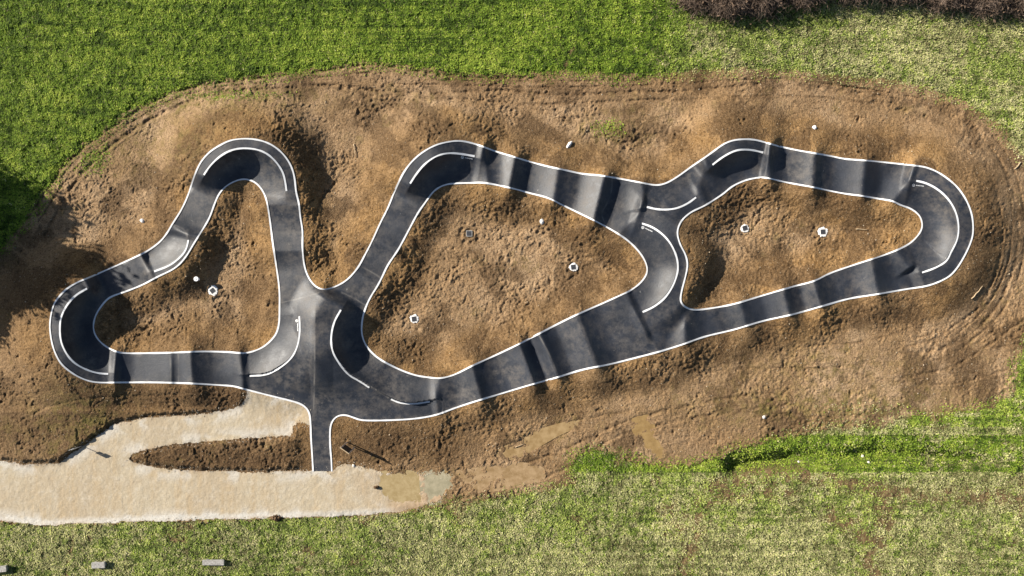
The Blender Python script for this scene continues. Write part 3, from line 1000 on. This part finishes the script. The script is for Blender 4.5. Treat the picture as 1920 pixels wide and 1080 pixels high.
co, q, u, v = leaves(2300000, (-130, -130, 2050, 1210), grass_keep, .06, .16, .30, (.0, .85))
print('grass leaves', len(u))
reg = region(u, v)
pt = fbm(u, v, 46, 150, 4, .6)
big_ = fbm(u, v, 100, 160, 3)
pt2 = fbm(u, v, 11, 155, 3, .6)
wig = v + 10 * vn(u, u * 0, 160, 158)
th_ = .7 + 156 * 1.237
streak = np.interp(wig, np.arange(-400, 1500, 3.5), np.random.default_rng(4).uniform(-1, 1, 543)) * (.5 + .9 * vn(u, v, 90, 159))
fld = 1.15 * (reg - .52) + .55 * fbm(u, v, 130, 177, 3) + .95 * fbm(u, v, 24, 150, 4, .75) + .40 * vn(u, v, 5, 171) + .20 * streak
straw_p = np.where(reg > .08, .05 + .90 * sst(fld, -.16, .22), .02)
straw0 = .42 * sst(reg, .1, .5) * rng.random(len(u))
straw = (rng.random(len(u)) < straw_p) * rng.uniform(.35, .9, len(u))
straw = np.maximum(straw, straw0)
big_ = fbm(u, v, 100, 160, 3)
tint = np.clip(.45 + .62 * pt2 + .30 * streak + .28 * big_ + rng.normal(0, .15, len(u)) + .30 * fbm(u, v, 5, 172, 2) + .07 * (reg > .2), 0, 1)
me = fast_mesh('grass', co, q, dict(tint=np.repeat(tint, 4), straw=np.repeat(straw, 4)), ML, False)
g = put('grass', me)
tag(g, 'green meadow grass with straw patches surrounding the earthworks', 'grass', kind='stuff')

# ------------------------------------------------------------------ loose stones in the soil
ico_v = np.array([(0,0,1),(.9,0,.2),(.3,.85,.1),(-.75,.5,.15),(-.7,-.55,.1),(.3,-.85,.2),(0,0,-.6)], float)
ico_f = np.array([(0,1,2),(0,2,3),(0,3,4),(0,4,5),(0,5,1),(6,2,1),(6,3,2),(6,4,3),(6,5,4),(6,1,5)])
u = rng.uniform(-60, 1980, 30000); v = rng.uniform(100, 1000, 30000)
ok = (dirt_f(u, v) > 2) & (grav_f(u, v) < -1) & (lookup(gd, u, v) > 6)
inn = fill([OUT_POLY] + RINGS, XS, YS)
ii = np.clip(np.searchsorted(XS, u), 0, NX - 1); jj = np.clip(np.searchsorted(YS, v), 0, NY - 1)
ok &= ~inn[jj, ii]
u, v = u[ok][:7000], v[ok][:7000]
n = len(u)
z = ground_many(u, v)
sz = .010 + .018 * rng.random(n) + .04 * rng.random(n) ** 12
kk = (H - z) / H / PPM
b = np.stack([(u - 960) * kk, (540 - v) * kk, z + sz * .2], 1)
a = rng.uniform(0, 6.28, n)
R = ico_v[None] * (1 + rng.uniform(-.3, .3, (n, 7, 1))) * sz[:, None, None]
X = R[..., 0] * np.cos(a)[:, None] - R[..., 1] * np.sin(a)[:, None]
Y = R[..., 0] * np.sin(a)[:, None] + R[..., 1] * np.cos(a)[:, None]
co = np.stack([X + b[:, None, 0], Y + b[:, None, 1], R[..., 2] + b[:, None, 2]], -1).reshape(-1, 3)
q = (ico_f[None] + (np.arange(n) * 7)[:, None, None]).reshape(-1, 3)
pb = put('pebbles', fast_mesh('pebbles', co, q, None, m_simple('field_stone', (.22, .17, .11), (.55, .46, .34), 3, .9, .2, 0), False))
tag(pb, 'small pale stones strewn through the brown soil', 'pebbles', kind='stuff')


u = rng.uniform(-60, 860, 26000); v = rng.uniform(730, 1000, 26000)
gq = grav_f(u, v)
ok = (gq > -7) & (gq < 5) & (rng.random(len(u)) < .75) & (lookup(gd, u, v) > 5)
u, v = u[ok][:4000], v[ok][:4000]
n = len(u); z = ground_many(u, v); sz = .014 + .03 * rng.random(n) ** 2
kk = (H - z) / H / PPM
b = np.stack([(u - 960) * kk, (540 - v) * kk, z + sz * .3], 1)
R_ = ico_v[None] * (1 + rng.uniform(-.3, .3, (n, 7, 1))) * sz[:, None, None]
co = (R_ + b[:, None, :]).reshape(-1, 3)
gs = put('gravel_stones', fast_mesh('gravel_stones', co, (ico_f[None] + (np.arange(n) * 7)[:, None, None]).reshape(-1, 3), None, m_simple('limestone_chips', (.32, .27, .19), (.58, .53, .45), 3, .9, .2, 0), False))
tag(gs, 'crushed limestone chips spilling over the margins of the pale path', 'gravel', kind='stuff')


# ------------------------------------------------------------------ things
def at(u, v, dz=0.0):
    z = ground_at(u, v)
    return world(u, v, z + dz)


def drain(x, y, rcol, ang, whiteness, label):
    p = at(x, y)
    root = empty('drain_inlet', (p[0], p[1], p[2] + .10), ang)
    if rcol > 0:
        m = MB()
        n = 28
        rr = [rcol / PPM * random.uniform(.82, 1.14) for _ in range(n)]
        ri = .195
        top, bot, inner = [], [], []
        for i in range(n):
            w = 2 * math.pi * i / n
            cxx, cyy = math.cos(w), math.sin(w)
            s = ri / max(abs(cxx), abs(cyy))
            inner.append((cxx * s, cyy * s, .028))
            top.append((cxx * max(rr[i], s + .05), cyy * max(rr[i], s + .05), random.uniform(0, .02)))
            bot.append((cxx * rr[i] * 1.08, cyy * rr[i] * 1.08, -.14))
        vs = inner + top + bot + [(a[0], a[1], -.2) for a in inner]
        fs = []
        for i in range(n):
            j = (i + 1) % n
            fs += [(i, n + i, n + j, j), (n + i, 2 * n + i, 2 * n + j, n + j), (3 * n + i, i, j, 3 * n + j)]
        m.add(vs, fs)
        put('mortar_collar', m.mesh('mortar_collar', M_CONC), root)
    else:
        m = MB()
        for x0, y0, x1, y1 in ((-.24, -.24, .24, -.19), (-.24, .19, .24, .24), (-.24, -.188, -.19, .188), (.19, -.188, .24, .188)):
            m.box(x0, y0, -.2, x1, y1, .03, .006)
        put('concrete_rim', m.mesh('concrete_rim', M_BENCH), root)
    m = MB()
    m.box(-.188, -.188, -.02, -.165, .188, .034); m.box(.165, -.188, -.02, .188, .188, .034)
    m.box(-.163, -.188, -.02, .163, -.165, .034); m.box(-.163, .165, -.02, .163, .188, .034)
    for i in range(7):
        y = -.142 + i * .0473
        m.box(-.163, y - .013, -.01, .163, y + .013, .030)
    m.box(-.163, -.163, -.12, .163, .163, -.06)
    put('grate', m.mesh('grate', M_IRON), root)
    return tag(root, label, 'drain', 'square drain inlets in the soil')


labs = ['grey drain grate in a broad white mortar ring, inside the leftmost loop',
        'grey square drain grate with bare rim and no white collar, in the middle loop',
        'drain grate with white mortar collar on the right of the middle loop',
        'drain grate in ragged white mortar low on the left of the middle loop',
        'dark drain grate with small tilted white collar, left one in the right loop',
        'dark drain grate with wide white mortar collar in the middle of the right loop']
for (x, y, r, a, c), lb in zip(DRAINS, labs):
    drain(x, y, r if c else 0, -a if x != 400 else .65, c, lb)


def rock(name, x, y, lx, ly, lz, ang, mat, label, cat, n=9):
    p = at(x, y)
    m = MB()
    vs = []
    rings = [(-.3, .8), (.1, 1.0), (.45, .86), (.78, .5)]
    for zz, r in rings:
        for i in range(n):
            w = 2 * math.pi * i / n
            k2 = r * random.uniform(.84, 1.12)
            vs.append((lx / 2 * math.cos(w) * k2, ly / 2 * math.sin(w) * k2, lz * zz * random.uniform(.9, 1.1)))
    vs.append((0, 0, lz * .9))
    fs = []
    for r in range(3):
        for i in range(n):
            j = (i + 1) % n
            fs.append((r * n + i, r * n + j, (r + 1) * n + j, (r + 1) * n + i))
    for i in range(n):
        fs.append((3 * n + i, 3 * n + (i + 1) % n, 4 * n))
    m.add(vs, fs)
    o = put(name, m.mesh(name, mat), None, p)
    o.rotation_euler[2] = ang
    return tag(o, label, cat)


rock('white_stone', 1016, 415, .34, .46, .22, .2, M_CONC, 'rounded white stone upper right in the middle loop', 'stone')
rock('white_stone', 1067, 272, .30, .80, .20, -.6, M_CONC, 'long whitish stone by dark pits north of the middle loop', 'stone')
rock('white_stone', 1527, 239, .34, .38, .20, .4, M_PIPE, 'small bright white stone on the bare soil above the right loop', 'stone')
rock('white_stone', 267, 414, .34, .42, .16, .9, M_CONC, 'whitish stone lying alone on bare soil left of the leftmost loop', 'stone')
rock('pale_stone', 663, 873, .22, .30, .12, .4, M_STONE, 'small pale stone on dark soil beside the info board', 'stone')
rock('pale_stone', 1617, 856, .30, .34, .14, .3, M_STONE, 'yellowish stone in the grassy ditch lower right, the largest there', 'stone')
rock('pale_stone', 1628, 867, .26, .24, .12, .9, M_STONE, 'yellowish stone at the right end of the group in the grassy ditch', 'stone')
rock('pale_stone', 1497, 866, .20, .22, .10, .1, M_STONE, 'small pale stone at the left end of the grassy ditch', 'stone')
rock('pale_stone', 1432, 782, .34, .30, .12, .5, M_STONE, 'flat pale stone on trodden mud above the grassy ditch', 'stone')


def clod_heap(x, y, lx, ly, n, label, seed):
    g2 = np.random.default_rng(seed)
    p = at(x, y)
    c = g2.normal(0, 1, (n, 2)) * (lx / 4.2, ly / 4.2)
    c = np.clip(c, (-lx * .42, -ly * .42), (lx * .42, ly * .42)); c[0] = 0
    sz = g2.uniform(.04, .13, n) * (1.2 - np.clip(np.hypot(c[:, 0] / lx, c[:, 1] / ly), 0, .7))
    Rk = ico_v[None] * (1 + g2.uniform(-.4, .4, (n, 7, 3))) * sz[:, None, None]
    zc = sz * .4 + .12 * np.exp(-((c[:, 0] / lx) ** 2 + (c[:, 1] / ly) ** 2) * 9)
    co = (Rk + np.stack([c[:, 0], c[:, 1], zc], 1)[:, None, :]).reshape(-1, 3)
    core = co.reshape(n, 7, 3)
    core[0] = ico_v * (lx * .52, ly * .55, .12) * g2.uniform(.85, 1.15, (7, 1)) + (0, 0, .03)
    co = core.reshape(-1, 3)
    o = put('soil_clod', fast_mesh('soil_clod', co, (ico_f[None] + (np.arange(n) * 7)[:, None, None]).reshape(-1, 3), None, M_CLOD, False), None, p)
    return tag(o, label, 'clod')


M_CLOD = m_simple('dark_soil', (.06, .035, .02), (.17, .11, .065), 5, .95, .1, .04)
clod_heap(517, 971, 1.1, .50, 60, 'dark brown clump of soil on the southern edge of the gravel path', 61)
clod_heap(706, 913, .45, .26, 22, 'small dark clod on the path just left of the puddles', 62)

# white capped riser pipe in the shade of the left loop
p = at(370, 523)
root = empty('riser_pipe', p)
m = MB(); m.tube([(0, 0, -.2), (0, 0, .20)], [.15, .15], 20); put('pipe', m.mesh('pipe', M_PIPE), root)
m = MB(); m.tube([(0, 0, .20), (0, 0, .24)], [.19, .18], 20); put('cap', m.mesh('cap', M_PIPE), root)
m = MB(); m.tube([(.05, -.03, .241), (.05, -.03, .262)], [.035, .03], 10); put('knob', m.mesh('knob', M_IRON), root)
tag(root, 'round white pipe cap with a dark centre in the shaded left loop', 'pipe')


def stick(x0, y0, x1, y1, r, label, mat=M_WOOD):
    a, b = np.array(at(x0, y0, .05)), np.array(at(x1, y1, .05))
    pts = []
    for i in range(6):
        t = i / 5
        q = a + (b - a) * t - a
        pts.append(tuple(q + np.array([random.uniform(-.03, .03), random.uniform(-.03, .03), .03 * math.sin(3 * t)])))
    m = MB(); m.tube(pts, [r * (1 - .5 * i / 5) for i in range(6)], 6)
    o = put('wooden_stick', m.mesh('wooden_stick', mat, True), None, tuple(a))
    tag(o, label, 'stick')


stick(1605, 429, 1627, 431, .035, 'thin pale stick lying in the narrow part of the right loop')
stick(663, 270, 668, 294, .040, 'thin upright-lying stick on the slope between left and middle loops')
stick(1914, 304, 1901, 318, .055, 'pale stick at the far right edge of the bare soil')
stick(966, 838, 984, 832, .03, 'slender pale stick lying in the yellow mud below the long straight')
stick(1822, 560, 1842, 536, .045, 'brown stick on the churned bank outside the far right bend')


# concrete benches in the lower left meadow
def bench(x, y, L, Wd_, Ht, ang, label, cat='bench', two=True):
    p = at(x, y)
    root = empty('concrete_bench', (p[0], p[1], p[2] - .02), ang)
    m = MB(); m.box(-L / 2, -Wd_ / 2, Ht - .13, L / 2, Wd_ / 2, Ht, .02, .008)
    put('seat', m.mesh('seat', M_BENCH), root)
    for s in (-1, 1):
        m = MB(); m.box(s * L * .33 - .09, -Wd_ * .42, -.08, s * L * .33 + .09, Wd_ * .42, Ht - .132, .015)
        put('leg', m.mesh('leg', M_BENCH), root)
    return tag(root, label, cat, 'concrete benches in the lower left meadow')


bench(404, 1051, 1.68, .42, .45, 0.0, 'long grey concrete bench in the meadow, rightmost of three')
bench(190, 1056, 1.02, .46, .46, .04, 'short grey concrete bench in the meadow, middle one of three')
bench(3, 1064, 1.35, .46, .46, .10, 'grey concrete bench cut off by the left picture edge')

# small plate sign on a post at the fork of the path
p = at(154, 836)
root = empty('post_sign', p, math.atan2(.37, .93))
m = MB(); m.tube([(0, 0, -.2), (0, 0, 1.30)], [.026, .026], 10); put('post', m.mesh('post', M_METAL), root)
m = MB(); m.box(-.22, .028, .98, .22, .044, 1.32, .003); put('sign_plate', m.mesh('sign_plate', M_SIGN), root)
m = MB(); m.box(-.19, .028, .74, .15, .042, .96, .003); put('sign_plate', m.mesh('sign_plate', M_SIGN), root)
tag(root, 'thin white post sign where the gravel path forks, its shadow on the gravel', 'sign')

# information board by the foot of the ramp
p = at(658, 834)
root = empty('info_board', (p[0], p[1], p[2] - .02), math.atan2(-.58, .82))
for s in (-1, 1):
    m = MB(); m.box(s * .36 - .04, -.04, -.3, s * .36 + .04, .04, 2.02, .008); put('post', m.mesh('post', M_METAL), root)
m = MB(); m.box(-.316, -.03, .80, .316, .03, 2.0, .006); put('panel', m.mesh('panel', M_DARK), root)
m = MB(); m.box(-.40, -.035, 2.022, .40, .035, 2.045, .01); put('cap_rail', m.mesh('cap_rail', M_WOOD), root)
tag(root, 'dark information board with pale top edge beside the access ramp', 'sign')


# puddles: flat water caught in the hollows of the mud
def puddle(i, mat, label):
    P = np.array(PUD[i], float)
    c = P.mean(0)
    P = c + (P - c) * (1 + 9 / np.hypot(*(P - c).T))[:, None]
    P = smooth([tuple(p) for p in P], True, 5.0)[:-1]
    zl = PZ[i]
    kx = (H - zl) / H / PPM
    top = [((a - 960) * kx, (540 - b) * kx, zl) for a, b in P]
    n = len(top)
    low = [(x, y, zl - .04) for x, y, _ in top]
    me = D.meshes.new('puddle')
    me.from_pydata(top + low, [], [tuple(range(n - 1, -1, -1))] + [(a, (a + 1) % n, n + (a + 1) % n, n + a) for a in range(n)])
    me.materials.append(mat)
    return tag(put('puddle', me), label, 'puddle', kind='structure')


puddle(0, m_puddle('murky_water', (.27, .20, .095), (.35, .27, .145)), 'murky yellow puddle on the path, left one of the adjoining pair')
puddle(1, m_puddle('milky_water', (.24, .215, .14), (.33, .29, .195)), 'milky greenish puddle on the path, right one of the adjoining pair')
puddle(2, m_puddle('wet_clay', (.23, .15, .07), (.34, .235, .13), .3), 'long shallow clay puddle in the mud right of the path')
puddle(3, m_puddle('yellow_clay', (.23, .15, .065), (.33, .23, .115), .3), 'narrow yellow puddle along the wheel ruts below the straight')
puddle(4, m_puddle('ochre_water', (.22, .14, .055), (.30, .20, .085)), 'ochre puddle in the mud beside the tongue of grass')


# brambles along the northern edge
def bramble(x, y, r, ht, n, label, seed):
    g2 = np.random.default_rng(seed)
    p = at(x, y)
    # each cane arches out from one of many footings, in 5 segments
    foot = g2.normal(0, r * .42, (n, 2))
    foot[:, 1] *= .8
    az = g2.uniform(0, 2 * np.pi, n); ln = g2.uniform(.35, 1.0, n) * ht * 1.1
    up = g2.uniform(.5, 1.35, n)
    t = np.linspace(0, 1, 6)
    edge = 1 - np.clip(np.hypot(foot[:, 0], foot[:, 1]) / (r * 1.1), 0, 1) ** 2 * .6
    hx = foot[:, 0, None] + np.cos(az)[:, None] * ln[:, None] * t * .65 + g2.normal(0, .05, (n, 6))
    hy = foot[:, 1, None] + np.sin(az)[:, None] * ln[:, None] * t * .65 + g2.normal(0, .05, (n, 6))
    hz = (up * ln * edge)[:, None] * np.sin(t * np.pi * g2.uniform(.5, .85, n)[:, None]) + g2.normal(0, .03, (n, 6))
    w = g2.uniform(.006, .016, n)[:, None] * (1.2 - t)
    ox, oy = -np.sin(az)[:, None] * w, np.cos(az)[:, None] * w
    A = np.stack([hx - ox, hy - oy, hz], -1); B = np.stack([hx + ox, hy + oy, hz + w * .8], -1)
    co = np.concatenate([A, B], 1).reshape(-1, 3)
    base = (np.arange(n) * 12)[:, None]
    s = np.arange(5)[None]
    q = np.stack([base + s, base + s + 1, base + 7 + s, base + 6 + s], -1).reshape(-1, 4)
    root = empty('bramble_bush', p)
    put('canes', fast_mesh('canes', co, q, None, M_TWIG, False), root)
    # withered leaves hung among the canes
    nl = n
    kx = g2.integers(0, n, nl); ks = g2.integers(1, 6, nl)
    c = np.stack([hx[kx, ks], hy[kx, ks], hz[kx, ks]], -1)
    a = g2.normal(0, .05, (nl, 3)); b = g2.normal(0, .05, (nl, 3))
    co = np.stack([c - a, c + b, c + a, c - b], 1).reshape(-1, 3)
    put('withered_leaves', fast_mesh('withered_leaves', co, np.arange(4 * nl).reshape(-1, 4), None, M_TWIG2, False), root)
    return tag(root, label, 'bush', 'brambles along the top edge')


M_TWIG2 = m_simple('withered_leaf', (.05, .036, .024), (.19, .13, .09), 2, .9, .1, 0)
for i, (x, y, r, ht, n, lb) in enumerate([
    (1305, -12, 1.5, 1.5, 5200, 'brown bramble bush at the left end of the row, above pale grass'),
    (1360, 0, 1.5, 1.7, 6000, 'largest brown bramble bush reaching furthest down into the grass'),
    (1418, -6, 1.6, 1.7, 5600, 'reddish brown bramble bush right of the largest one'),
    (1500, -26, 1.9, 1.9, 5200, 'dark bramble bush mostly above the frame, casting shade on the grass'),
    (1590, -34, 1.9, 1.9, 4200, 'dark bramble bush barely showing above the mid right grass'),
    (1675, -32, 1.9, 1.8, 4200, 'low bramble bush just left of the yellow-green tuft at the top'),
    (1765, -16, 1.7, 1.6, 5600, 'rosy brown bramble bush right of the yellow-green tuft'),
    (1840, -10, 1.7, 1.6, 5600, 'bramble bush with hanging grey stems, second from the right corner'),
    (1912, -8, 1.8, 1.7, 5600, 'dark bramble bush in the top right corner')]):
    bramble(x, y, r, ht, n, lb, 300 + i)


# broad tree beyond the west edge whose shade reaches the soil
def tree(x, y, ht, crown_r, label, seed):
    g2 = np.random.default_rng(seed)
    p = at(x, y)
    root = empty('broadleaf_tree', p)
    m = MB()
    m.tube([(0, 0, -.3), (.05, .02, 1), (-.05, .08, 2.6), (.1, 0, 4.2), (0, 0, ht * .75)], [.42, .32, .27, .22, .08], 12)
    put('trunk', m.mesh('trunk', M_BARK, True), root)
    cl = []
    m = MB()
    for i in range(26):
        a = i * 2.4; e = g2.uniform(.1, 1.2); L = crown_r * g2.uniform(.6, .95)
        z0 = 2.4 + (ht * .5) * g2.random()
        e2 = np.array([math.cos(a) * math.cos(e), math.sin(a) * math.cos(e), math.sin(e) * .8]) * L
        s = np.array([0, 0, z0])
        m.tube([s, s + e2 * .5 + (0, 0, .2), s + e2], [.12, .07, .02], 6)
        cl += [s + e2 * t for t in (.55, .8, 1.0)]
    put('limbs', m.mesh('limbs', M_BARK, True), root)
    c = np.array(cl)
    nl = 150000
    k2 = g2.integers(0, len(c), nl)
    pos = c[k2] + g2.normal(0, .66, (nl, 3))
    a = g2.normal(0, .13, (nl, 3)); b = g2.normal(0, .10, (nl, 3))
    co = np.stack([pos - a, pos + b, pos + a, pos - b], 1).reshape(-1, 3)
    put('crown', fast_mesh('crown', co, np.arange(4 * nl).reshape(-1, 4), None, M_TLEAF, False), root)
    return tag(root, label, 'tree')


tree(-268, 360, 9.5, 6.2, 'dense broadleaf tree left of the field shading the soil', 7)

# ------------------------------------------------------------------ light and camera
W = D.worlds.new('World'); scene.world = W; W.use_nodes = True
nt = W.node_tree
sky = nt.nodes.new('ShaderNodeTexSky'); sky.sky_type = 'NISHITA'; sky.sun_disc = False
sky.sun_elevation = SUN_EL; sky.sun_rotation = math.atan2(-SDX, -SDY)
nt.links.new(sky.outputs[0], nt.nodes['Background'].inputs[0])
nt.nodes['Background'].inputs[1].default_value = .05

sd = D.lights.new('sun', 'SUN'); sd.energy = 5.0; sd.angle = math.radians(.53); sd.color = (1.0, .93, .82)
so = D.objects.new('sun', sd); COL.objects.link(so)
from mathutils import Vector
dirv = Vector((SDX * math.cos(SUN_EL), SDY * math.cos(SUN_EL), -math.sin(SUN_EL)))
so.rotation_euler = dirv.to_track_quat('-Z', 'Y').to_euler()
so.location = (-30, 20, 30)

cd = D.cameras.new('camera'); cd.sensor_width = 36; cd.lens = 18 * H / 40.0
cd.clip_end = 5000; cd.clip_start = 1
cam = D.objects.new('camera', cd); COL.objects.link(cam)
cam.location = (0, 0, H); cam.rotation_euler = (0, 0, 0)
scene.camera = cam
scene.view_settings.view_transform = 'Standard'
scene.view_settings.look = 'None'
scene.view_settings.exposure = 1.0
scene.view_settings.gamma = 1
